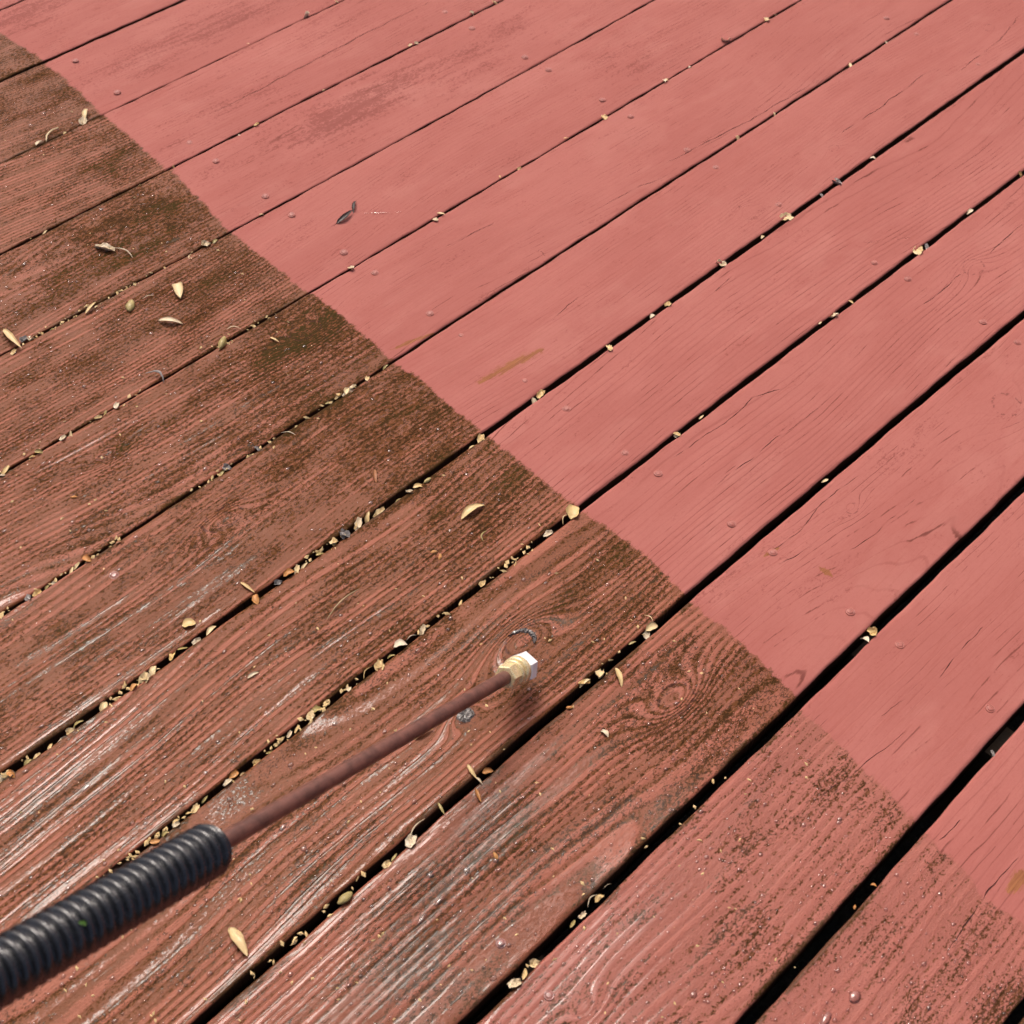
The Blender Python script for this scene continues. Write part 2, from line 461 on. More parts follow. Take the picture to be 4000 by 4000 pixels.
def make_plank(k):
    fine = -2 <= k <= 11
    xs = np.arange(X0, X1 + .001, .03)
    if fine:                        # stretch of this board that the picture shows, with a margin
        ylo, yhi = float(np.min(gap_y(k + 1, xs))) - .01, float(np.max(gap_y(k, xs))) + .01
        vis = [p.x for p in (on_deck(a, b) for a in range(-100, 4101, 60) for b in range(-100, 4101, 60)) if ylo <= p.y <= yhi]
        f0, f1 = (min(vis) - .05, max(vis) + .05) if vis else (.6, .9)
        xs = np.concatenate([np.arange(X0, f0, .03), np.arange(f0, f1, .0019), np.arange(f1, X1 + .001, .03)])
    yL = gap_y(k, xs) - GAPW.get(k, .006) / 2           # side towards +Y
    yR = gap_y(k + 1, xs) + GAPW.get(k + 1, .006) / 2
    yL = yL + wave(xs, 100 + k, (3.1, 9.0, 23.0), (.0003, .0003, .0002))
    yR = yR + wave(xs, 300 + k, (3.1, 9.0, 23.0), (.0003, .0003, .0002))
    rad = .0018 if k < 4 else (.0024 if k < 6 else .0030)
    # cross-section: s in [-1,1] across the flat top, plus rounded arrises and sides
    nt = 72 if fine else 12
    cols = []
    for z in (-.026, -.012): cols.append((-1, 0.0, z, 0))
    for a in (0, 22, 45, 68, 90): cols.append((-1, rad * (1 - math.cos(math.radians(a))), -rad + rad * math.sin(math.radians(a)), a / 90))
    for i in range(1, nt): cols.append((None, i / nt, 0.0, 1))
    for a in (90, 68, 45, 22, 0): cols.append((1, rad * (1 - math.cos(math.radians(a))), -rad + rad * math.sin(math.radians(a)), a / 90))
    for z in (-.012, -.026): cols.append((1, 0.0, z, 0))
    nx, nc = len(xs), len(cols)
    Y = np.zeros((nx, nc)); Z = np.zeros((nx, nc)); TOP = np.zeros((nx, nc)); RIM = np.zeros((nx, nc))
    cx = float((X0 + X1) / 2); cy = float(gap_y(k, .8) + gap_y(k + 1, .8)) / 2
    r = np.random.default_rng(900 + k)
    lift = r.uniform(-.0008, .0008)
    cup = r.uniform(.0002, .0012)
    for j, (side, off, z, tp_) in enumerate(cols):
        if side == -1: Y[:, j] = yR + off
        elif side == 1: Y[:, j] = yL - off
        else: Y[:, j] = (yR + rad) + ((yL - rad) - (yR + rad)) * off
        s = (Y[:, j] - yR) / (yL - yR) * 2 - 1
        zz = z + lift + cup * (1 - s * s)
        if side is not None:
            zz = zz + wave(xs, 500 + k * 7 + (0 if side < 0 else 1), (7., 19., 41.), (.0002, .0002, .00015)) * (1 if z > -.01 else 0)
        Z[:, j] = zz
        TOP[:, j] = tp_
        RIM[:, j] = 0.0 if side is None else 1.0
    if fine:                                            # broad unevenness of old timber
        XX = np.repeat(xs[:, None], nc, 1)
        Z += (TOP > .9) * .0003 * np.sin(XX * 19 + k) * np.sin(Y * 60 + k * 2)
    XX = np.repeat(xs[:, None], nc, 1)
    verts = np.stack([XX - cx, Y - cy, Z], -1).reshape(-1, 3)
    idx = np.arange(nx * nc).reshape(nx, nc)
    # seen from above: x along i, y increases with j -> (i,j),(i+1,j),(i+1,j+1),(i,j+1) faces up
    q = np.stack([idx[:-1, :-1], idx[1:, :-1], idx[1:, 1:], idx[:-1, 1:]], -1).reshape(-1, 4)
    bot = np.stack([idx[:-1, -1], idx[1:, -1], idx[1:, 0], idx[:-1, 0]], -1)
    q = np.concatenate([q, bot])
    me = bpy.data.meshes.new("plank")
    me.vertices.add(len(verts)); me.vertices.foreach_set("co", verts.astype(np.float32).ravel())
    me.loops.add(q.size); me.loops.foreach_set("vertex_index", q.astype(np.int32).ravel())
    me.polygons.add(len(q)); me.polygons.foreach_set("loop_start", (np.arange(len(q)) * 4).astype(np.int32))
    me.polygons.foreach_set("use_smooth", np.ones(len(q), bool))
    # end caps
    me.update(calc_edges=True); me.validate()
    # ---- fields
    P = np.stack([XX.ravel(), Y.ravel()], 1)
    U = P[:, 0]; W = P[:, 1] - cy
    po, dp, sl, per, rel = GRAIN.get(k, (.09, .05, .02, .005, .6))
    pc = po + wave(U, 40 + k, (.5, 1.1, 2.3), (.010, .006, .002))
    D = dp + sl * (U - .5) + wave(U, 60 + k, (.4, 1.3, 2.9), (.008, .004, .0015))
    R = np.sqrt((W - pc) ** 2 + D ** 2)
    ring = R / per
    kn = np.full(len(U), 9.0)
    for (px, py, la, lw, st) in KNOTS.get(k, []):
        c = on_deck(px, py)
        e2 = ((U - c.x) / (la * 2.6)) ** 2 + ((P[:, 1] - c.y) / (lw * 1.7)) ** 2
        ring = ring + st * np.exp(-e2) + st * .7 * np.exp(-e2 * 4)
        kn = np.minimum(kn, np.sqrt(((U - c.x) / la) ** 2 + ((P[:, 1] - c.y) / lw) ** 2))
    sd_ = 1000 + 50 * k
    ring = ring + .50 * fbm(U * 4.5, W * 26, sd_, 2) + .06 * fbm(U * 40, W * 110, sd_ + 1, 2)
    rid = np.floor(ring)
    amp = .25 + .75 * sstep(gnoise(rid * 3.77, U * 3.0, sd_ + 2) + .25 * gnoise(U * 30, W * 60, sd_ + 3), -.35, .30)
    dash = sstep(fbm(rid * 7.31 + .3, U * 14.0, sd_ + 4, 3) + .35 * fbm(U * 3.5, W * 14, sd_ + 5, 2), .34, .62) * (.45 + .55 * rel)
    blot = fbm(U * 15, W * 36, sd_ + 6, 4, .6)
    big = fbm(U * 4, W * 8, sd_ + 7, 3)
    kn = kn + .16 * fbm(U * 40, W * 60, sd_ + 8, 2)
    edge = np.full(len(U), .5)
    if k in EDGE:
        pts = sorted([(on_deck(*p).y, on_deck(*p).x) for p in EDGE[k]])
        ys = np.array([p[0] for p in pts]); ex = np.array([p[1] for p in pts])
        xe = np.interp(P[:, 1], ys, ex)
        edge = (U - xe) * .9
    else:                           # the washed edge runs on straight beyond the frame
        ref = [on_deck(*p) for q in ((-1, 0, 1) if k < -1 else (9, 10)) for p in EDGE[q]]
        m_, c_ = np.polyfit([p.y for p in ref], [p.x for p in ref], 1)
        edge = (U - (m_ * P[:, 1] + c_)) * .9
    edge = edge + .0016 * fbm(ring * .35, U * 30, sd_ + 9, 2) + .0022 * fbm(U * 80, W * 110, sd_ + 10, 3)
    dirt = np.full(len(U), .18 if k < 6 else (.10 if k < 9 else -.02))
    deep = np.zeros(len(U))
    for (t, x, y, la, lw, st) in DIRTY:
        c = tp(t, x, y)
        if abs(c.y - cy) < .12:
            b_ = st * np.exp(-((U - c.x) / la) ** 2 - ((P[:, 1] - c.y) / lw) ** 2)
            dirt = dirt + .42 * b_; deep = np.maximum(deep, b_)
    near = np.exp(-((np.minimum(edge, 0) / .09) ** 2))
    dirt += near * (.10 if k < 8 else .05)
    stain = fbm(ring * .33, U * 7, sd_ + 11, 4, .6)
    soil = dirt + .32 * blot + .20 * big + .22 * stain
    green = sstep(deep + .3 * blot, .35, .75)
    smg = np.full(len(U), .02 if k > 3 else .14)
    for (t, x, y, la, lw, st) in SMUDGE:
        c = tp(t, x, y)
        smg = smg + st * np.exp(-((U - c.x) / la) ** 2 - ((P[:, 1] - c.y) / lw) ** 2)
    smg = smg + .24 * blot + .34 * fbm(ring * .8, U * 7, sd_ + 12, 3)
    tone = sstep(big + .5 * stain, -.6, .6)
    pale = sstep(fbm(U * 6, W * 13, sd_ + 13, 4, .6), .35, .8)
    # standing water grows towards the near left corner
    water = np.zeros(len(U))
    for (px, py, la, st) in ((300, 2700, .18, .55), (1000, 3000, .20, .45), (1850, 3500, .20, .85), (1500, 3950, .2, 1.0), (2000, 2500, .10, .5), (100, 3300, .25, .65), (2330, 3920, .11, 1.0), (2300, 3000, .2, .25)):
        c = on_deck(px, py)
        water = np.maximum(water, st * np.exp(-(((U - c.x) ** 2 + (P[:, 1] - c.y) ** 2) / la ** 2)))
    water[edge > -.01] = 0
    lines = fbm(ring * .75, U * 3.0, sd_ + 14, 3, .5)
    pool = water * .70 + .50 * lines - .12 + .12 * blot
    csg = np.full(len(U), .05); cw = np.zeros(len(U)); best = np.full(len(U), 9.0)
    for poly, hw in CRACKS.get(k, []):
        w = [tuple(on_deck(*p).xy) for p in poly]
        d, s, t = seg_field(P, w)
        m = d < best
        best[m] = d[m]; csg[m] = s[m]
        cw[m] = (hw * np.clip(4 * t * (1 - t) + .12, 0, 1) * (d < .006))[m]
    csg = csg + .0016 * fbm(U * 30, W * 30, sd_ + 15, 3)
    cw = (.75 if k < 8 else .5) * cw * np.clip(.75 + .9 * fbm(U * 45, W * 20, sd_ + 16, 2), .15, 1.4)
    bare = np.full(len(U), -1.0)
    for poly, hw in BARE.get(k, []):
        w = [tuple(on_deck(*p).xy) for p in poly]
        d, s, t = seg_field(P, w)
        bare = np.maximum(bare, 1 - d / (hw * 2 * (.35 + .65 * np.clip(4 * t * (1 - t) + .2, 0, 1))) + .25 * fbm(U * 50, W * 200, sd_ + 17, 2))
    for nm, val in (("along", U), ("across", W), ("ring", ring), ("edge", edge), ("amp", amp), ("dash", dash), ("soil", soil), ("blot", np.clip(.5 + .5 * blot, 0, 1)),
                    ("tone", tone), ("pale", pale), ("pool", pool), ("damp", np.clip(water * 1.2 + .15, 0, 1)), ("knot", kn), ("crack", csg), ("green", green), ("film", np.full(len(U), {8: .75, 9: .12, 10: .0, 11: .0}.get(k, 1.0))),
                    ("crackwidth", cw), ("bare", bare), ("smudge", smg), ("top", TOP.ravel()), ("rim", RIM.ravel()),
                    ("seed", np.full(len(U), k * 13.7 + 40.0)), ("ridged", np.full(len(U), rel))):
        a = me.attributes.new(nm, 'FLOAT', 'POINT'); a.data.foreach_set("value", np.asarray(val, np.float32))
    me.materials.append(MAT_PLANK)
    o = bpy.data.objects.new("plank", me)
    col.objects.link(o); o.parent = deck; o.location = (cx, cy, 0)
    return o

PLANKS = {k: make_plank(k) for k in range(-9, 20)}

# nails: flattened domed heads, two per board on every joist
def nail_mesh():
    vs, fs = [(0, 0, .0010)], []
    n = 14
    prof = [(.0016, .0010), (.0027, .0009), (.0030, .0002), (.0034, .0001), (.0037, .0005), (.0042, .0003), (.0046, -.0008)]
    for r_, z in prof:
        for i in range(n):
            a = 2 * math.pi * i / n
            vs.append((r_ * math.cos(a), r_ * math.sin(a), z))
    for i in range(n): fs.append((0, 1 + i, 1 + (i + 1) % n))
    for j in range(len(prof) - 1):
        for i in range(n):
            a, b = 1 + j * n + i, 1 + j * n + (i + 1) % n
            fs.append((a, a + n, b + n, b))
    me = bpy.data.meshes.new("nail"); me.from_pydata(vs, [], fs); me.update()
    me.polygons.foreach_set("use_smooth", [True] * len(fs))
    return me
NAIL = nail_mesh(); NAIL.materials.append(MAT_NAIL)
NAIL_D = nail_mesh(); NAIL_D.materials.append(MAT_NAIL_DIRTY)
NAILS = [(295, 238), (458, 362), (739, 559), (843, 630), (1036, 768), (1139, 841), (1343, 987), (1464, 1067), (1679, 1226), (1801, 1313), (2050, 1490),
         (2212, 1599), (2440, 1772), (2570, 1851), (2857, 2048), (3018, 2159), (3320, 2391), (3514, 2520), (3867, 2770),
         (1738, 49), (1843, 112), (2050, 225), (2143, 274), (2353, 391), (2464, 456), (2683, 587), (2796, 656), (3042, 801), (3415, 1028), (3546, 1091), (3839, 1259), (3973, 1339),
         (3462, 72), (3578, 136), (3821, 254)]
NAILS_DIRTY = [(446, 2249), (1956, 3687), (2144, 3890)]
def plank_at(x, y):
    for k in PLANKS:
        if gap_y(k + 1, x) < y <= gap_y(k, x): return k
    return None
for lst, me in ((NAILS, NAIL), (NAILS_DIRTY, NAIL_D)):
    for p in lst:
        w = on_deck(*p); k = plank_at(w.x, w.y)
        o = bpy.data.objects.new("nail", me); col.objects.link(o)
        o.parent = PLANKS[k]
        o.location = (w.x - PLANKS[k].location.x, w.y - PLANKS[k].location.y, .0010)
        o.rotation_euler = (random.uniform(-.06, .06), random.uniform(-.06, .06), random.uniform(0, 6))
        s = random.uniform(.98, 1.1); o.scale = (s, s, s * .8)

# joists under the boards, in line with the nails
def box(name, lo, hi, mat, parent=None):
    (a, b, c), (d, e, f) = lo, hi
    cxyz = Vector(((a + d) / 2, (b + e) / 2, (c + f) / 2))
    vs = [(x - cxyz.x, y - cxyz.y, z - cxyz.z) for x in (a, d) for y in (b, e) for z in (c, f)]
    fs = [(0, 1, 3, 2), (4, 6, 7, 5), (0, 4, 5, 1), (2, 3, 7, 6), (0, 2, 6, 4), (1, 5, 7, 3)]
    return mesh_obj(name, vs, fs, mat, parent, smooth=False, loc=cxyz)
for j in range(-4, 6):
    xj = .8235 + .4629 * j
    box("joist", (xj - .019, -1.25, -.17), (xj + .019, 2.85, -.0285), MAT_JOIST, deck)

# ground below the deck, one sheet out to the horizon
def ground_mesh():
    S = 600.0; n = 40
    vs = []; fs = []
    g = [S * math.copysign(abs(t) ** 3, t) for t in np.linspace(-1, 1, n)]
    for x in g:
        for y in g:
            vs.append((x, y, .02 * math.sin(x * 3.1) * math.cos(y * 2.3)))
    for i in range(n - 1):
        for j in range(n - 1):
            a = i * n + j; fs.append((a, a + n, a + n + 1, a + 1))
    return vs, fs
gv, gf = ground_mesh()
ground = mesh_obj("ground", gv, gf, MAT_SOIL, loc=(0.9, .8, -.55))
tag(ground, kind="structure")

# ------------------------------------------------------------------ pressure washer wand
def frame_from(axis):
    z = axis.normalized()
    x = z.cross(Vector((0, 0, 1))).normalized()
    y = z.cross(x)
    return x, y, z

def lathe(name, origin, axis, prof, mat, parent, n=40, sides=None, twist=0.0, phase=0.0):
    """revolve (dist, radius) pairs about an axis; sides gives a polygonal section"""
    x, y, z = frame_from(axis)
    vs, fs = [], []
    for (d, r) in prof:
        for i in range(n):
            a = 2 * math.pi * i / n + phase
            rr = r
            if sides:
                m = 2 * math.pi / sides
                rr = r * math.cos(m / 2) / math.cos(((a - phase) % m) - m / 2)
            vs.append(tuple(z * d + (x * math.cos(a) + y * math.sin(a)) * rr))
    for j in range(len(prof) - 1):
        for i in range(n):
            a, b = j * n + i, j * n + (i + 1) % n
            fs.append((a, b, b + n, a + n))
    fs.append(tuple(range(n - 1, -1, -1)))
    fs.append(tuple((len(prof) - 1) * n + i for i in range(n)))
    o = mesh_obj(name, vs, fs, mat, parent, smooth=True)
    if parent: o.location = origin - parent.location
    else: o.location = origin
    return o

P_NUT = in_air(1985, 2640, 1.205)          # axis point at the brass nut
P_GRIP = in_air(832, 3311, .865)           # front end of the grip
axis = (P_NUT - P_GRIP).normalized()
L_LANCE = (P_NUT - P_GRIP).length

def make_metals():
    g = G("dull_brown_lance"); co = g.coord()
    nz = g.noise(co, 90.0, 4, .6); sp = g.noise(co, 900.0, 2, .5)
    c = g.mix(g.step(nz, .35, .7), (.175, .072, .052), (.090, .036, .026))
    c = g.mix(g.step(sp, .66, .74), c, (.05, .018, .016))
    g.bsdf(Base_Color=c, Roughness=g.step(nz, .3, .7, .38, .58), Specular_IOR_Level=.5, Normal=g.bump(nz, 1.0, .0004), Coat_Weight=.25, Coat_Roughness=.3)
    lance = g.mat
    g = G("worn_brass"); co = g.coord()
    nz = g.noise(co, 260.0, 4, .65)
    c = g.mix(g.step(nz, .4, .75), (.90, .76, .45), (.60, .44, .20))
    g.bsdf(Base_Color=c, Metallic=.40, Roughness=g.step(nz, .3, .8, .22, .42), Normal=g.bump(nz, 1.0, .0003))
    brass = g.mat
    g = G("bright_plated_collar"); co = g.coord()
    nz = g.noise(co, 200.0, 3, .6)
    g.bsdf(Base_Color=g.mix(nz, (.93, .93, .93), (.88, .88, .88)), Metallic=.0, Roughness=.30, Coat_Weight=.6, Coat_Roughness=.1)
    plate = g.mat
    g = G("black_ribbed_rubber"); co = g.coord()
    nz = g.noise(co, 160.0, 4, .6)
    c = g.mix(g.step(nz, .35, .75), (.006, .007, .009), (.012, .013, .016))
    g.bsdf(Base_Color=c, Roughness=g.step(nz, .3, .8, .20, .32), Specular_IOR_Level=1.0, Normal=g.bump(nz, 1.0, .0004))
    return lance, brass, plate, g.mat
M_LANCE, M_BRASS, M_PLATE, M_RUBBER = make_metals()

wand = empty("pressure_washer_wand", P_GRIP)
tag(wand, "pressure washer wand with black ribbed grip, brown lance and brass nozzle fitting", "wand")
# lance: slight dents along its run
pr = [(-.05, .0062)]
for i in range(60):
    d = -.04 + (L_LANCE + .05) * i / 59
    pr.append((d,   .0061 + .00004 * math.sin(i * 1.7)))
lance = lathe("lance", P_GRIP, axis, pr, M_LANCE, wand, n=28)
# brass nut, collars, plated hexagon, tip
f0 = P_NUT - axis * .006
nut = lathe("brass_nut", f0, axis, [(0.0, .0075), (.0002, .0100), (.0012, .0112), (.0110, .0112), (.0122, .0102), (.0126, .0090)], M_BRASS, wand, n=48, sides=6, phase=.55)
for p in nut.data.polygons: p.use_smooth = False
lathe("washer_ring", f0 + axis * .0128, axis, [(0, .0086), (.0003, .0112), (.0010, .0118), (.0030, .0118), (.0036, .0108), (.0040, .0084), (.0058, .0084)], M_BRASS, wand)
lathe("collar", f0 + axis * .0186, axis, [(0, .0100), (.0003, .0122), (.0012, .0130), (.0062, .0130), (.0072, .0124), (.0076, .0108), (.009, .0108)], M_BRASS, wand)
hexc = lathe("hexagonal_collar", f0 + axis * .0270, axis, [(0, .0110), (.0002, .0126), (.0020, .0141), (.0105, .0141), (.0124, .0128), (.0128, .010)], M_PLATE, wand, n=48, sides=6, phase=.2)
for p in hexc.data.polygons: p.use_smooth = False
lathe("nozzle_tip", f0 + axis * .0398, axis, [(0, .0070), (.004, .0070), (.0075, .0060), (.009, .0048)], M_BRASS, wand, n=24)
# ribbed grip
GR = .0172
RIB = .0076
prof = [(0.004, .0064), (0.0035, .0110), (.0010, .0140), (-.0010, GR - .0014)]
nr = 46
for i in range(nr):
    base = -.0012 - i * RIB
    for q_, rr in ((0.0, GR - .0042), (.16, GR - .0040), (.26, GR - .0016), (.38, GR - .0003), (.52, GR + .0003), (.66, GR - .0003), (.78, GR - .0016), (.88, GR - .0040)):
        prof.append((base - q_ * RIB, rr))
prof.append((prof[-1][0] - .004, GR - .004))
prof = prof[::-1]
grip = lathe("grip", P_GRIP, axis, prof, M_RUBBER, wand, n=56)
tag(grip, "black ribbed rubber grip")

# ------------------------------------------------------------------ plant debris
def shell(L, W, curl, bend, n=8, m=4, point=1.0, cup=.5, thick=.0005, seed=0):
    """a closed thin husk: pointed outline, cupped across, bent along"""
    r = random.Random(seed)
    top, bot = [], []
    for i in range(n + 1):
        t = i / n
        w = W * .5 * (math.sin(math.pi * t ** .8) ** (.75 * point)) + W * .03
        w *= 1 + r.uniform(-.12, .12)
        xx = (t - .5) * L
        zz = -bend * ((t - .5) * 2) ** 2 * L + bend * L * .5
        yy = curl * L * math.sin(t * 3.0)
        for j in range(m + 1):
            s = j / m * 2 - 1
            y = yy + s * w
            z = zz + cup * w * (s * s) * 1.0 + r.uniform(-.03, .03) * W
            top.append((xx, y, z + thick)); bot.append((xx, y, z))
    vs = top + bot; N = len(top); fs = []
    c = m + 1
    for i in range(n):
        for j in range(m):
            a = i * c + j
            fs.append((a, a + c, a + c + 1, a + 1))
            fs.append((N + a, N + a + 1, N + a + c + 1, N + a + c))
    rim = [j for j in range(c)] + [i * c + m for i in range(1, n + 1)] + [n * c + j for j in range(m - 1, -1, -1)] + [i * c for i in range(n - 1, 0, -1)]
    for a, b in zip(rim, rim[1:] + rim[:1]): fs.append((b, a, N + a, N + b))
    return vs, fs

def lump(L, W, seed, n=6, m=8):
    r = random.Random(seed); vs = []; fs = []
    for i in range(n + 1):
        t = i / n
        rad = W * .5 * math.sin(math.pi * min(max(t, .03), .97)) ** .6
        for j in range(m):
            a = 2 * math.pi * j / m
            k = rad * r.uniform(.8, 1.2)
            vs.append(((t - .5) * L, k * math.cos(a), k * .75 * math.sin(a)))
    for i in range(n):
        for j in range(m):
            a, b = i * m + j, i * m + (j + 1) % m
            fs.append((a, a + m, b + m, b))
    fs.append(tuple(range(m))); fs.append(tuple(n * m + j for j in range(m - 1, -1, -1)))
    return vs, fs

def sliver(L, W, arc, seed, n=10):
    r = random.Random(seed); vs = []; fs = []; m = 5
    for i in range(n + 1):
        t = i / n
        w = W * .5 * (.35 + .65 * math.sin(math.pi * t))
        cx_, cy_ = (t - .5) * L, arc * L * math.sin(math.pi * t) + r.uniform(-.01, .01) * L
        for j in range(m):
            a = 2 * math.pi * j / m
            vs.append((cx_, cy_ + w * math.cos(a), w * .7 * math.sin(a) + .06 * L * math.sin(math.pi * t)))
    for i in range(n):
        for j in range(m):
            a, b = i * m + j, i * m + (j + 1) % m
            fs.append((a, a + m, b + m, b))
    fs.append(tuple(range(m))); fs.append(tuple(n * m + j for j in range(m - 1, -1, -1)))
    return vs, fs

def crumple(L, W, seed, n=5, m=4):
    r = random.Random(seed); top = []; bot = []
    for i in range(n + 1):
        t = i / n
        w = W * .5 * (.5 + .5 * math.sin(math.pi * t)) * r.uniform(.7, 1.25)
        for j in range(m + 1):
            s = j / m * 2 - 1
            p = ((t - .5) * L + r.uniform(-.05, .05) * L, s * w, r.uniform(-.16, .16) * W + .25 * W * s * s)
            top.append((p[0], p[1], p[2] + .0006)); bot.append(p)
    c = m + 1; N = len(top); fs = []
    for i in range(n):
        for j in range(m):
            a = i * c + j
            fs.append((a, a + c, a + c + 1, a + 1)); fs.append((N + a, N + a + 1, N + a + c + 1, N + a + c))
    rim = [j for j in range(c)] + [i * c + m for i in range(1, n + 1)] + [n * c + j for j in range(m - 1, -1, -1)] + [i * c for i in range(n - 1, 0, -1)]
    for a, b in zip(rim, rim[1:] + rim[:1]): fs.append((b, a, N + a, N + b))
    return top + bot, fs

MATS = {'tan': MAT_TAN, 'pale': MAT_PALE, 'orange': MAT_ORANGE, 'grey': MAT_GREY, 'olive': MAT_OLIVE, 'brown': MAT_BROWN, 'bark': MAT_GOUGE_DARK}
LIB = {}
def lib(kind, var, mat):
    key = (kind, var, mat)
    if key not in LIB:
        s = hash((len(kind), var)) % 1000 + 17 * var
        if kind == 'husk': vs, fs = shell(1, .28, .06 * (var - 1), .06 + .05 * var, seed=s, thick=.02, cup=.35)
        elif kind == 'scale': vs, fs = shell(1, .5, .05, .12 + .05 * var, n=6, point=.8, cup=.45, seed=s, thick=.03)
        elif kind == 'flake': vs, fs = crumple(1, .55 + .12 * var, s)
        elif kind == 'seed': vs, fs = lump(1, .5, s)
        elif kind == 'straw': vs, fs = sliver(1, .07, .12 + .06 * var, s)
        me = bpy.data.meshes.new({'husk': 'seed_husk', 'scale': 'bud_scale', 'flake': 'husk_flake', 'seed': 'seed', 'straw': 'straw'}[kind])
        me.from_pydata(vs, [], fs); me.update()
        me.polygons.foreach_set("use_smooth", [kind != 'flake'] * len(fs))
        me.materials.append(MATS[mat])
        LIB[key] = me
    return LIB[key]

NAMES = {'husk': 'seed_husk', 'scale': 'bud_scale', 'flake': 'husk_flake', 'seed': 'seed', 'straw': 'straw'}
def px_len(t, x, y, l):          # length on the deck of l tile pixels
    p = tp(t, x, y)
    depth = -(CAM_R.inverted() @ (p - CAM_P)).z
    return l * TF * depth / FPX * 1.12

def bit(t, x, y, l, kind, mat, label, cat, group=None, img_ang=None, z=None, tilt=None, wide=1.0):
    p = tp(t, x, y)
    L = px_len(t, x, y, l)
    o = bpy.data.objects.new(NAMES[kind], lib(kind, random.randrange(3), mat))
    col.objects.link(o)
    if img_ang is None: yaw = random.uniform(0, 6.28)
    else:                           # direction on the deck that shows at this angle (deg, up = +90) in the photo
        a = math.radians(img_ang)
        q = tp(t, x + 20 * math.cos(a), y - 20 * math.sin(a))
        yaw = math.atan2(q.y - p.y, q.x - p.x)
        L = (q - p).length / 20 * l
    o.location = (p.x, p.y, (L * .07 + .0008) if z is None else z)
    tl = tilt if tilt is not None else random.uniform(-.15, .15)
    o.rotation_euler = Euler((random.uniform(-.3, .3), tl, yaw), 'XYZ')
    o.scale = (L, L * wide, L)
    tag(o, label, cat, group)
    return o

# debris wedged in the gaps: (tile, x, y, length)
CLEAN_GAP = [(1, 1650, 85, 45), (1, 1340, 240, 15), (1, 1383, 675, 25), (1, 1288, 727, 12), (1, 935, 902, 15), (1, 1410, 1160, 32), (1, 1893, 1450, 35), (1, 1745, 490, 15),
             (1, 1815, 10, 20), (2, 750, 75, 34), (2, 872, 18, 30), (2, 415, 247, 32), (2, 450, 237, 20), (2, 1258, 750, 38), (2, 1460, 635, 34), (2, 1787, 438, 32), (2, 1005, 910, 22),
             (2, 583, 1155, 42), (2, 548, 1185, 42), (2, 98, 1450, 40), (2, 1808, 1645, 34), (2, 1722, 1705, 34), (2, 1490, 1880, 48), (2, 900, 955, 18),
             (3, 325, 220, 48), (3, 590, 78, 34), (3, 545, 110, 28), (3, 130, 360, 24), (3, 5, 435, 18), (3, 995, 350, 38), (3, 1190, 228, 18), (3, 585, 612, 24), (3, 388, 748, 32),
             (3, 1118, 855, 30), (3, 650, 1175, 62), (3, 522, 1275, 40), (3, 300, 1425, 52), (3, 12, 1642, 32), (3, 1910, 937, 30), (3, 1640, 1142, 38), (3, 1360, 1355, 58),
             (3, 998, 1630, 30), (3, 905, 1702, 48), (3, 832, 1745, 24), (5, 1120, 335, 52), (5, 1085, 370, 46), (5, 1855, 550, 36), (6, 193, 452, 32), (6, 62, 548, 38), (6, 858, 797, 40),
             (6, 1110, 1615, 48), (6, 1075, 1655, 52)]
GREY_GAP = [(2, 135, 390, 20), (3, 925, 985, 55), (3, 840, 1050, 28), (3, 1405, 1325, 36), (9, 1765, 470, 34)]
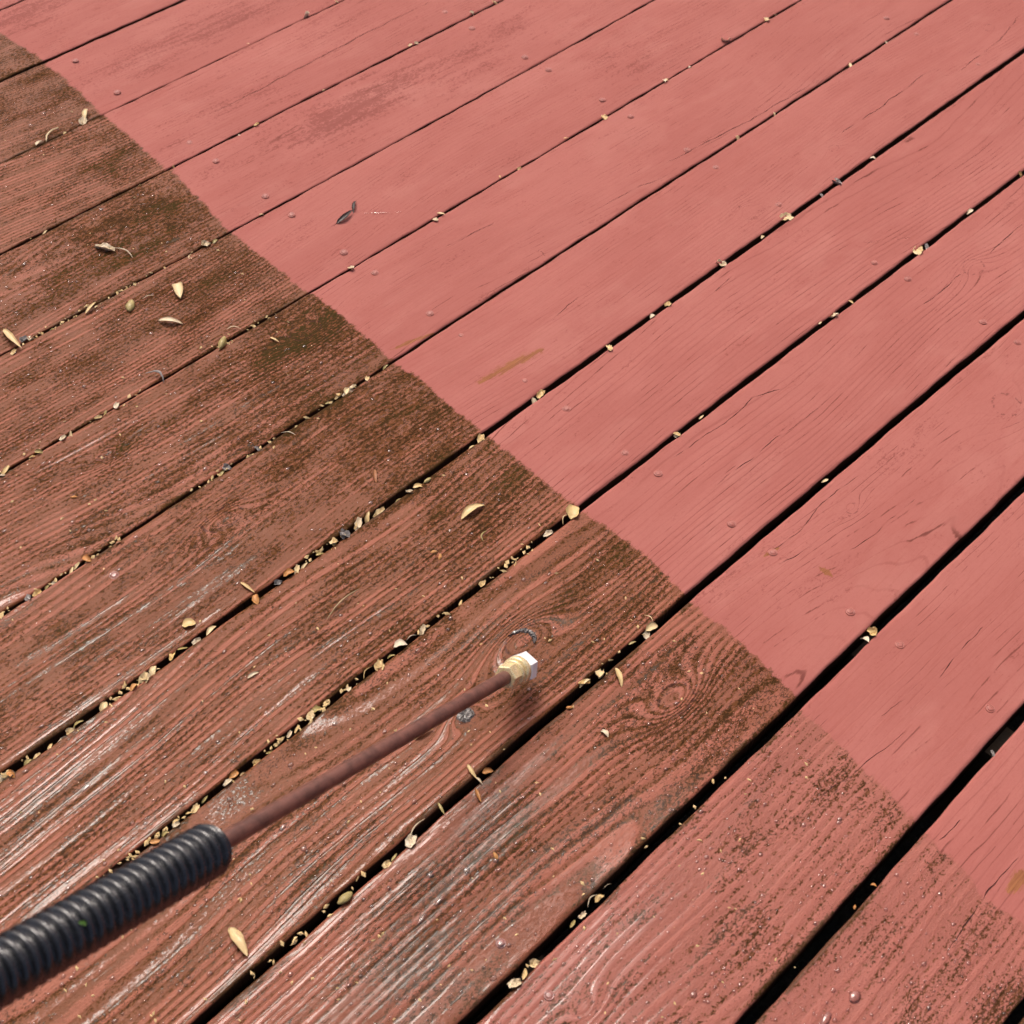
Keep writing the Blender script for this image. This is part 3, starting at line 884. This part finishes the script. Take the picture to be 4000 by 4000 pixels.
DIRTY_GAP = [(5, 800, 573, 44), (5, 750, 612, 54), (5, 1160, 1080, 62), (5, 285, 185, 46), (5, 185, 250, 32), (1, 350, 718, 24), (1, 450, 655, 40), (1, 848, 905, 52),
             (1, 740, 993, 32), (1, 240, 1250, 46), (1, 1110, 1320, 56), (1, 1160, 1303, 38), (1, 1030, 1380, 38), (1, 520, 1655, 32), (1, 165, 1820, 46), (1, 280, 1770, 42), (1, 75, 1900, 42),
             (1, 1250, 1840, 32), (4, 630, 398, 38), (4, 570, 430, 42), (4, 530, 460, 42), (4, 375, 555, 62), (4, 340, 570, 42), (4, 210, 645, 52), (4, 175, 670, 38), (4, 30, 735, 72),
             (4, 10, 770, 42), (4, 1195, 750, 62), (4, 1830, 340, 34), (4, 1870, 310, 54), (4, 1905, 295, 42), (4, 1770, 380, 46), (4, 415, 1255, 52), (4, 385, 1280, 52), (4, 290, 1345, 42),
             (4, 255, 1375, 38), (4, 200, 1405, 60), (4, 1140, 1600, 92), (4, 1060, 1660, 54), (4, 985, 1705, 82), (4, 930, 1740, 62), (4, 830, 1820, 62), (4, 790, 1855, 82), (4, 710, 1915, 52),
             (4, 1600, 1280, 60), (4, 1640, 1260, 60), (4, 1690, 1240, 52), (4, 1725, 1190, 52), (4, 1800, 1135, 60), (4, 1915, 1040, 44), (5, 80, 315, 70), (5, 120, 290, 44), (5, 30, 350, 42),
             (5, 460, 830, 60), (5, 420, 860, 58), (5, 355, 895, 46), (5, 250, 965, 74), (5, 190, 1000, 80), (5, 140, 1035, 66), (5, 10, 1130, 60), (5, 810, 1355, 42), (5, 690, 1455, 52),
             (5, 485, 1605, 60), (5, 315, 1740, 54), (5, 250, 1795, 70), (5, 1720, 1590, 76), (5, 1690, 1625, 56), (5, 1615, 1670, 52), (5, 1440, 1840, 54), (5, 1360, 1890, 80),
             (7, 40, 600, 100), (7, 150, 520, 80), (7, 200, 490, 60), (7, 270, 440, 70), (7, 340, 400, 60), (7, 420, 310, 90), (7, 380, 350, 70), (7, 560, 220, 80), (7, 600, 230, 60), (7, 690, 145, 60),
             (7, 780, 70, 70), (7, 840, 20, 60), (7, 1880, 130, 34), (7, 1710, 235, 88), (7, 1680, 270, 60), (7, 1600, 340, 60), (7, 1560, 375, 52), (7, 1450, 460, 44), (7, 1385, 515, 54),
             (7, 1310, 580, 44), (7, 1230, 635, 72), (7, 1105, 725, 62), (7, 1050, 770, 72), (7, 1020, 800, 44), (7, 950, 860, 44), (7, 890, 910, 62),
             (8, 1355, 100, 80), (8, 1445, 45, 60), (8, 420, 950, 90), (8, 330, 1030, 60), (8, 290, 1070, 52), (8, 1440, 1250, 62), (8, 1345, 1340, 60), (8, 1295, 1385, 72), (8, 1090, 1600, 64),
             (8, 1030, 1660, 110), (8, 980, 1720, 80)]
ORANGE_GAP = [(4, 470, 1220, 58), (4, 1560, 1300, 64), (7, 1260, 590, 58), (7, 835, 950, 52), (8, 835, 575, 55), (7, 60, 590, 60), (7, 720, 120, 50)]
DARK_GREY_GAP = [(4, 1385, 627, 38), (4, 1225, 730, 44), (4, 155, 1430, 42), (4, 1850, 1095, 50), (5, 60, 1090, 58), (4, 1500, 1350, 40), (1, 130, 1830, 40)]
kinds = ['flake', 'husk', 'flake', 'scale', 'flake', 'husk']
GAP_WORDS = {0: "first gap from top left", 1: "second gap from top left", 2: "third gap from top left", 3: "fourth gap from top left",
             4: "fourth gap above the lance", 5: "third gap above the lance", 6: "second gap above the lance", 7: "gap just above the lance", 8: "gap just below the lance",
             9: "second gap below the lance", 10: "last wide lower-right gap"}
ORD = ["", "first", "second", "third", "fourth", "fifth", "sixth", "seventh", "eighth", "ninth", "tenth", "eleventh", "twelfth", "thirteenth", "fourteenth", "fifteenth", "sixteenth",
       "seventeenth", "eighteenth", "nineteenth", "twentieth"] + ["twenty-" + w for w in ("first", "second", "third", "fourth", "fifth", "sixth", "seventh", "eighth", "ninth")] + \
      ["thirtieth"] + ["thirty-" + w for w in ("first", "second", "third", "fourth", "fifth", "sixth", "seventh", "eighth", "ninth")]
def nearest_gap(t, x, y):
    p = tp(t, x, y)
    return min(range(0, 11), key=lambda k: abs(float(gap_y(k, p.x)) - p.y))
def by_gap(items, what, zone):
    """(item, label) pairs: which one along which gap"""
    rows = {}
    for it in items: rows.setdefault(nearest_gap(*it[:3]), []).append(it)
    lab = {}
    for k, row in rows.items():
        row.sort(key=lambda it: tile(*it[:3])[0])
        for n, it in enumerate(row):
            lab[it] = ("only " if len(row) == 1 else ORD[n + 1] + " ") + what + ("" if len(row) == 1 else " from left") + ", " + zone + " " + GAP_WORDS[k]
    return lab
lab = by_gap(CLEAN_GAP, "pale husk", "washed stretch of")
for i, (t, x, y, l) in enumerate(CLEAN_GAP):
    bit(t, x, y, l * .98, kinds[i % 6], 'tan' if i % 3 else 'pale', lab[(t, x, y, l)], "husk", "husks in the gaps of the washed boards",
        z=random.uniform(-.001, .0015), tilt=random.uniform(-.9, .9), wide=1.25)
lab = by_gap(GREY_GAP, "grey bark bit", "washed stretch of")
for t, x, y, l in GREY_GAP:
    bit(t, x, y, l, 'flake', 'grey', lab[(t, x, y, l)], "bark", "bark in the gaps of the washed boards", z=-.001)
lab = by_gap(DIRTY_GAP, "tan husk", "grimy stretch of")
for i, (t, x, y, l) in enumerate(DIRTY_GAP):
    bit(t, x, y, l * random.uniform(.75, 1.0), kinds[(i * 5 + 2) % 6], ('tan', 'tan', 'pale', 'olive')[i % 4], lab[(t, x, y, l)], "husk", "husks in the gaps of the grimy boards",
        img_ang=random.uniform(5, 80), z=random.uniform(-.0025, .0015), tilt=random.uniform(-.5, .5))
lab = by_gap(ORANGE_GAP, "orange scale", "grimy stretch of")
for t, x, y, l in ORANGE_GAP:
    bit(t, x, y, l, 'scale', 'orange', lab[(t, x, y, l)], "bud scale", "orange scales in the gaps of the grimy boards", z=.001)
lab = by_gap(DARK_GREY_GAP, "dark grey scrap", "grimy stretch of")
for t, x, y, l in DARK_GREY_GAP:
    bit(t, x, y, l, 'flake', 'grey', lab[(t, x, y, l)], "bark", "bark in the gaps of the grimy boards", z=.0005)

# single pieces one can point at
S = [
    (5, 755, 972, 150, 'husk', 'tan', "long tan seed husk lying alone on the grimy board above the nozzle", 30, .9),
    (7, 1285, 1492, 190, 'husk', 'tan', "largest tan husk, on the board just below the black grip", -58, .95),
    (5, 230, 778, 70, 'husk', 'brown', "shiny red-brown husk upright on a grimy board left of the washed edge", -82, .9),
    (5, 1540, 1862, 110, 'husk', 'tan', "narrow tan husk on the grimy board right of the brass nozzle", -72, .8),
    (4, 1020, 1578, 78, 'scale', 'tan', "round yellow curled husk on the board edge at the left", 10, 1.5),
    (1, 565, 1348, 105, 'flake', 'pale', "torn pale flake with a stringy tail on the upper grimy board", -12, .8),
    (1, 668, 1372, 110, 'straw', 'pale', "curly pale strand trailing from the torn flake", -28, .8),
    (1, 962, 1575, 90, 'scale', 'tan', "upright tan husk on the upper grimy board beside a whitish sliver", -75, .8),
    (1, 705, 1655, 62, 'seed', 'olive', "olive bud lying left of the upright tan husk", 75, 1.1),
    (1, 920, 1742, 130, 'husk', 'pale', "translucent pale wing lying flat on the upper grimy board", -5, .8),
    (1, 800, 1607, 62, 'straw', 'pale', "short whitish sliver just left of the upright tan husk", 15, 1.2),
    (1, 1260, 1780, 76, 'straw', 'pale', "short whitish sliver beside the gap right of the pale wing", 5, 1.2),
    (1, 1200, 1855, 70, 'seed', 'olive', "upright olive bud standing on the edge of a gap in the grimy boards", 68, .8),
    (1, 1480, 1835, 52, 'husk', 'tan', "small tan husk near the dark green algae patch", -25, .8),
    (1, 70, 1835, 150, 'husk', 'tan', "long straw-like husk at the left edge of the picture", -48, .55),
    (1, 490, 1665, 80, 'husk', 'tan', "thin pointed husk lying across the third grimy gap from the top left", 48, .7),
    (1, 215, 778, 48, 'scale', 'pale', "pale rounded husk at the lower end of a bent straw", 30, 1.0),
    (1, 285, 735, 100, 'straw', 'tan', "bent brown straw beside a pale rounded husk, upper left", 50, 1.3),
    (1, 465, 622, 60, 'husk', 'tan', "yellow husk standing up from the gap in the upper left", 72, .9),
    (4, 835, 252, 110, 'straw', 'grey', "forked grey twig stub at the gap in the left of the picture", -25, 1.8),
    (4, 1555, 552, 80, 'straw', 'pale', "pale sliver crossing the edge of a gap in the middle grimy boards", -12, 1.0),
    (4, 400, 890, 38, 'seed', 'orange', "tiny orange seed alone on a grimy board at the left", 0, 1.0),
    (4, 640, 1135, 34, 'scale', 'brown', "tiny dark red scale at the edge of a gap on the left", 20, 1.0),
    (4, 1385, 1440, 58, 'scale', 'orange', "orange scale standing in the gap below a curved husk", 100, 1.0),
    (4, 1335, 1378, 95, 'husk', 'tan', "curved thin husk on the board edge above an orange scale", -35, .6),
    (4, 1850, 1475, 230, 'straw', 'tan', "long thin curved straw bowed over a grimy board", 42, .45),
    (4, 1365, 1850, 70, 'husk', 'pale', "pale wet flake on the ridged board at the left", 25, .9),
    (5, 1295, 972, 80, 'scale', 'tan', "fan-shaped tan husk standing in a gap at the washed edge", 70, 1.3),
    (5, 1262, 1012, 66, 'straw', 'tan', "stalk of the fan-shaped husk in the gap at the washed edge", 52, 1.2),
    (5, 545, 1185, 36, 'seed', 'orange', "pinkish orange seed left of a second orange seed on a grimy board", 10, 1.0),
    (5, 578, 1212, 34, 'seed', 'orange', "small orange seed just right of a pinkish one", 80, 1.0),
    (5, 820, 1100, 60, 'straw', 'olive', "small dark olive leaf scrap above the middle gap", 70, 2.0),
    (5, 510, 800, 44, 'seed', 'olive', "olive green seed on the rim of a gap near the washed edge", 35, 1.0),
    (5, 1700, 1545, 60, 'straw', 'tan', "hooked brown stalk at the gap right of the nozzle", -40, 1.4),
    (5, 365, 1690, 76, 'scale', 'pale', "pinkish ribbed shell in the gap left of the nozzle", 10, 1.2),
    (5, 425, 1652, 66, 'straw', 'pale', "thin pale loop of stalk in the gap left of the nozzle", 32, .8),
    (5, 190, 1840, 84, 'straw', 'tan', "thin stalk in the gap above the brown lance", 60, .8),
    (7, 1860, 1258, 100, 'seed', 'olive', "largest rounded tan lump filling the gap below the lance", 40, 1.1),
    (8, 490, 375, 115, 'husk', 'tan', "tan husk with a water drop beside the brown lance", 28, .7),
    (8, 750, 575, 90, 'husk', 'tan', "twisted tan husk reaching over the gap below the lance", -55, .8),
    (8, 790, 625, 50, 'husk', 'pale', "pale end piece under the twisted husk at the gap below the lance", -50, .8),
    (8, 785, 705, 84, 'husk', 'orange', "narrow orange husk pointing across the cathedral grained board", -68, .8),
    (8, 585, 775, 74, 'husk', 'olive', "bent olive husk hanging over the gap below the lance", -60, .7),
    (8, 455, 885, 130, 'straw', 'pale', "long pale stalk stretched along the gap in the lower middle", 52, .9),
    (8, 1275, 230, 38, 'seed', 'orange', "tiny orange seed at the gap edge right of the lance", 0, 1.0),
    (8, 1465, 372, 54, 'scale', 'pale', "small pale flake on the cathedral grained board", -40, 1.0),
    (8, 878, 1030, 46, 'seed', 'orange', "small orange seed among water drops in the lower middle", -60, 1.0),
    (8, 1400, 1275, 90, 'straw', 'pale', "thin pale stalk arching over the lower right gap", 55, .9),
    (8, 1480, 1195, 54, 'straw', 'pale', "fine hair-like stalk above the lower right gap", 30, .6),
    (9, 255, 628, 28, 'seed', 'tan', "tiny tan seed on the rim of the wide black gap at the lower right", 100, 1.0),
    (9, 1120, 1188, 34, 'scale', 'orange', "tiny brown scale at the rim of the last wide gap", -20, 1.0),
    (9, 1018, 1305, 26, 'seed', 'orange', "tiny reddish seed at the rim of the last wide gap", 80, 1.0),
]
CATS = {'husk': 'husk', 'scale': 'bud scale', 'flake': 'husk flake', 'seed': 'seed', 'straw': 'straw'}
for t, x, y, l, kind, mat, label, ang, wide in S:
    o = bit(t, x, y, l, kind, mat, label, CATS[kind], img_ang=ang, tilt=random.uniform(-.08, .08), wide=wide)

bit(2, 62, 1178, 105, 'husk', 'bark', "dark splinter in the gouge on a washed board, upper middle", "infill", img_ang=36, wide=.7)  # made-up dark pieces added over the gouge to deepen its darkness
bit(2, 118, 1120, 60, 'husk', 'bark', "short dark upright splinter added to darken the end of the gouge, upper middle", "infill", img_ang=75, wide=.6)

# crumbs of husk too small to tell apart, on the grimy boards and in their gaps
cr = random.Random(21); vs, fs = [], []; tries = 0
while len(fs) < 620 * 4 and tries < 20000:
    tries += 1
    ingap = cr.random() < .72
    if ingap:
        k = cr.choice((3, 4, 5, 6, 7, 7, 6, 8)); x = cr.uniform(.1, 1.0)
        if float(gnoise(np.array([x * 9.0]), np.array([k * 3.3]), 77)[0]) < -.05: continue
        y = float(gap_y(k, x)) + cr.gauss(0, .0028); z = cr.uniform(-.002, .0006)
    else:
        w = on_deck(cr.uniform(0, 3200), cr.uniform(300, 4000)); x, y, z = w.x, w.y, .0006
        k = plank_at(x, y)
    pts = EDGE.get(k)
    if not pts: continue
    q = sorted([(on_deck(*p).y, on_deck(*p).x) for p in pts])
    if x > np.interp(y, [a for a, b in q], [b for a, b in q]) - .02: continue
    L = cr.uniform(.0010, .0038 if ingap else .0024); a = cr.uniform(0, 6.28); b0 = len(vs)
    for dx, dy, dz in ((-1, 0, 0), (0, -.5, 0), (1, .1, .1), (.1, .6, 0), (0, 0, .5)):
        dx, dy, dz = dx + cr.uniform(-.2, .2), dy + cr.uniform(-.2, .2), dz
        vs.append((x + L * (dx * math.cos(a) - dy * math.sin(a)), y + L * (dx * math.sin(a) + dy * math.cos(a)), z + L * dz))
    fs += [(b0, b0 + 1, b0 + 4), (b0 + 1, b0 + 2, b0 + 4), (b0 + 2, b0 + 3, b0 + 4), (b0 + 3, b0, b0 + 4)]
crumbs = mesh_obj("husk_crumbs", vs, fs, MAT_TAN, smooth=False)
tag(crumbs, "fine crumbs of tan husk strewn over the grimy wet boards", "crumbs", kind="stuff")

# ------------------------------------------------------------------ bare knots (weathered, open)
def knot(px, py, la, lw, k, mat, label):
    w = on_deck(px, py); r = random.Random(px)
    vs = [(0, 0, .0004)]; fs = []; n = 18
    for j, rr in enumerate((.35, .7, 1.0)):
        for i in range(n):
            a = 2 * math.pi * i / n; f = rr * r.uniform(.85, 1.1)
            vs.append((la * f * math.cos(a), lw * f * math.sin(a), r.uniform(-.0006, .0012) if j < 2 else -.001))
    for i in range(n): fs.append((0, 1 + i, 1 + (i + 1) % n))
    for j in range(2):
        for i in range(n):
            a, b = 1 + j * n + i, 1 + j * n + (i + 1) % n
            fs.append((a, a + n, b + n, b))
    o = mesh_obj("knot", vs, fs, mat, PLANKS[k], smooth=False)
    o.location = (w.x - PLANKS[k].location.x, w.y - PLANKS[k].location.y, .0012)
    o["label"] = label
MAT_KNOT = simple("silvered_wet_knot", (.10, .085, .075), .22, var=.6, scale=700, bump=.0012, Coat_Weight=1.0, Coat_Roughness=.05)
def knot_rim(k, pts, mat, label):
    """raised broken rim of an open knot"""
    w = [on_deck(*p) for p in pts]; c = w[len(w) // 2]; r = random.Random(3)
    vs, fs = [], []
    n = 26
    for i in range(n):
        f = i / (n - 1) * (len(w) - 1); a = min(int(f), len(w) - 2); p = w[a].lerp(w[a + 1], f - a)
        d = (w[a + 1] - w[a]).normalized(); nn = Vector((-d.y, d.x, 0))
        hw = .0022 * (math.sin(math.pi * i / (n - 1)) ** .5 + .15) * r.uniform(.7, 1.3)
        for s_, z in ((-1.2, -.001), (-.5, r.uniform(.0004, .0016)), (.5, r.uniform(.0002, .0014)), (1.2, -.001)):
            q = p + nn * hw * s_
            vs.append((q.x - c.x, q.y - c.y, z))
    for i in range(n - 1):
        for j in range(3):
            a = i * 4 + j; fs.append((a, a + 4, a + 5, a + 1))
    o = mesh_obj("knot", vs, fs, mat, PLANKS[k], smooth=False)
    o.location = (c.x - PLANKS[k].location.x, c.y - PLANKS[k].location.y, .0012)
    o["label"] = label
knot_rim(7, [(1985, 2487), (2012, 2472), (2045, 2463), (2072, 2470), (2088, 2492), (2086, 2518)], MAT_KNOT, "silvery wet rim of the open knot above the nozzle")
knot(1816, 2795, .0095, .0078, 7, MAT_KNOT, "silvery open knot beside the brown lance")

# ------------------------------------------------------------------ water
def bead(vs, fs, c, rx, ry, h, yaw, n=8):
    b0 = len(vs); ca, sa = math.cos(yaw), math.sin(yaw)
    rings = ((1.0, 0.0), (.88, .45), (.55, .85))
    for rr, hh in rings:
        for i in range(n):
            a = 2 * math.pi * i / n
            x, y = rx * rr * math.cos(a), ry * rr * math.sin(a)
            vs.append((c.x + x * ca - y * sa, c.y + x * sa + y * ca, c.z + h * hh))
    vs.append((c.x, c.y, c.z + h))
    for j in range(2):
        for i in range(n):
            a, b = b0 + j * n + i, b0 + j * n + (i + 1) % n
            fs.append((a, b, b + n, a + n))
    for i in range(n): fs.append((b0 + 2 * n + i, b0 + 2 * n + (i + 1) % n, b0 + 3 * n))

EDGEX = {}
for k, pts in EDGE.items():
    q = sorted([(on_deck(*p).y, on_deck(*p).x) for p in pts]); EDGEX[k] = ([a for a, b in q], [b for a, b in q])
vs, fs = [], []
nb = 0
wr = random.Random(5)
while nb < 2600:
    px, py = wr.uniform(-100, 4050), wr.uniform(0, 4050)
    w = on_deck(px, py); k = plank_at(w.x, w.y)
    if k not in EDGEX: continue
    ye, xe = EDGEX[k]
    if w.x > np.interp(w.y, ye, xe) - .03: continue
    yl, yr = gap_y(k, w.x), gap_y(k + 1, w.x)
    if w.y > yl - .008 or w.y < yr + .008: continue
    r_ = min(.0022, .0007 + wr.expovariate(1 / .0004))
    bead(vs, fs, Vector((w.x, w.y, .0004)), r_ * wr.uniform(1, 1.5), r_, r_ * wr.uniform(.5, .8), wr.uniform(-.4, .4))
    nb += 1
drops = mesh_obj("water_droplets", vs, fs, MAT_WATER)
tag(drops, "fine water droplets scattered over the grimy wet boards", "water droplets", kind="stuff")
BIG = [(9, 1020, 1785, .0075, .0055, "largest clear water drop, on the lower right board"), (9, 865, 1905, .0085, .004, "wide flat water drop at the bottom edge, lower right"),
       (8, 720, 1105, .0042, .0036, "round water drop on the cathedral grained board"), (8, 905, 1505, .0050, .0045, "water drop over a nail head in the lower middle"),
       (8, 880, 1050, .0040, .0034, "water drop beside the small orange seed, lower middle"), (7, 1525, 872, .0050, .0028, "wide water drop right of the grip's front end"),
       (7, 1638, 988, .0036, .0032, "round water drop below the lance near the grip"), (7, 465, 660, .0085, .0030, "long water blob above the grip at the left"),
       (5, 632, 1068, .0040, .0028, "water drop below the long tan husk"), (8, 525, 1130, .0046, .0036, "water drop on green algae in the lower middle"),
       (9, 150, 1775, .0038, .0034, "bright water drop on the lower right board beside the wide gap"), (8, 575, 1270, .0075, .0030, "long water blob in a grain valley, lower middle"),
       (8, 480, 1370, .0075, .0028, "second long water blob in a grain valley, lower middle")]
for t, x, y, a, b, label in BIG:
    vs, fs = [], []
    bead(vs, fs, Vector((0, 0, 0)), a * .8, b * .8, min(a, b) * .38, .15, n=16)
    p = tp(t, x, y)
    o = mesh_obj("water_drop", vs, fs, MAT_WATER, loc=(p.x, p.y, .0004))
    tag(o, label, "water drop", "large water drops on the boards")
vs, fs = [], []
for x, l, w_ in ((0, .012, .0012), (.022, .004, .0008), (-.016, .004, .0008)):
    bead(vs, fs, Vector((x, 0, 0)), l, w_, w_ * .6, 0, n=12)
p = tp(2, 255, 1150)
q = tp(2, 330, 1147)
o = mesh_obj("water_streak", vs, fs, MAT_WATER, loc=(p.x, p.y, .0006))
o.rotation_euler = (0, 0, math.atan2(q.y - p.y, q.x - p.x))
tag(o, "thin bright streak of water beside the split on a washed board", "water streak")

# green fleck on the grip
d_ = -(P_GRIP - in_air(424, 3622, .745)).length
side = (CAM_P - P_GRIP); side -= axis * side.dot(axis); side.normalize()
vs, fs = shell(1, .5, 0, .1, seed=4, thick=.05)
pt = P_GRIP + axis * d_ + side * (GR + .0006)
o = mesh_obj("leaf_fleck", vs, fs, MAT_GREEN, loc=pt)
o.scale = (.005, .005, .005)
o.rotation_euler = side.to_track_quat('Z', 'X').to_euler()
tag(o, "tiny green leaf fleck stuck on the black grip", "leaf")
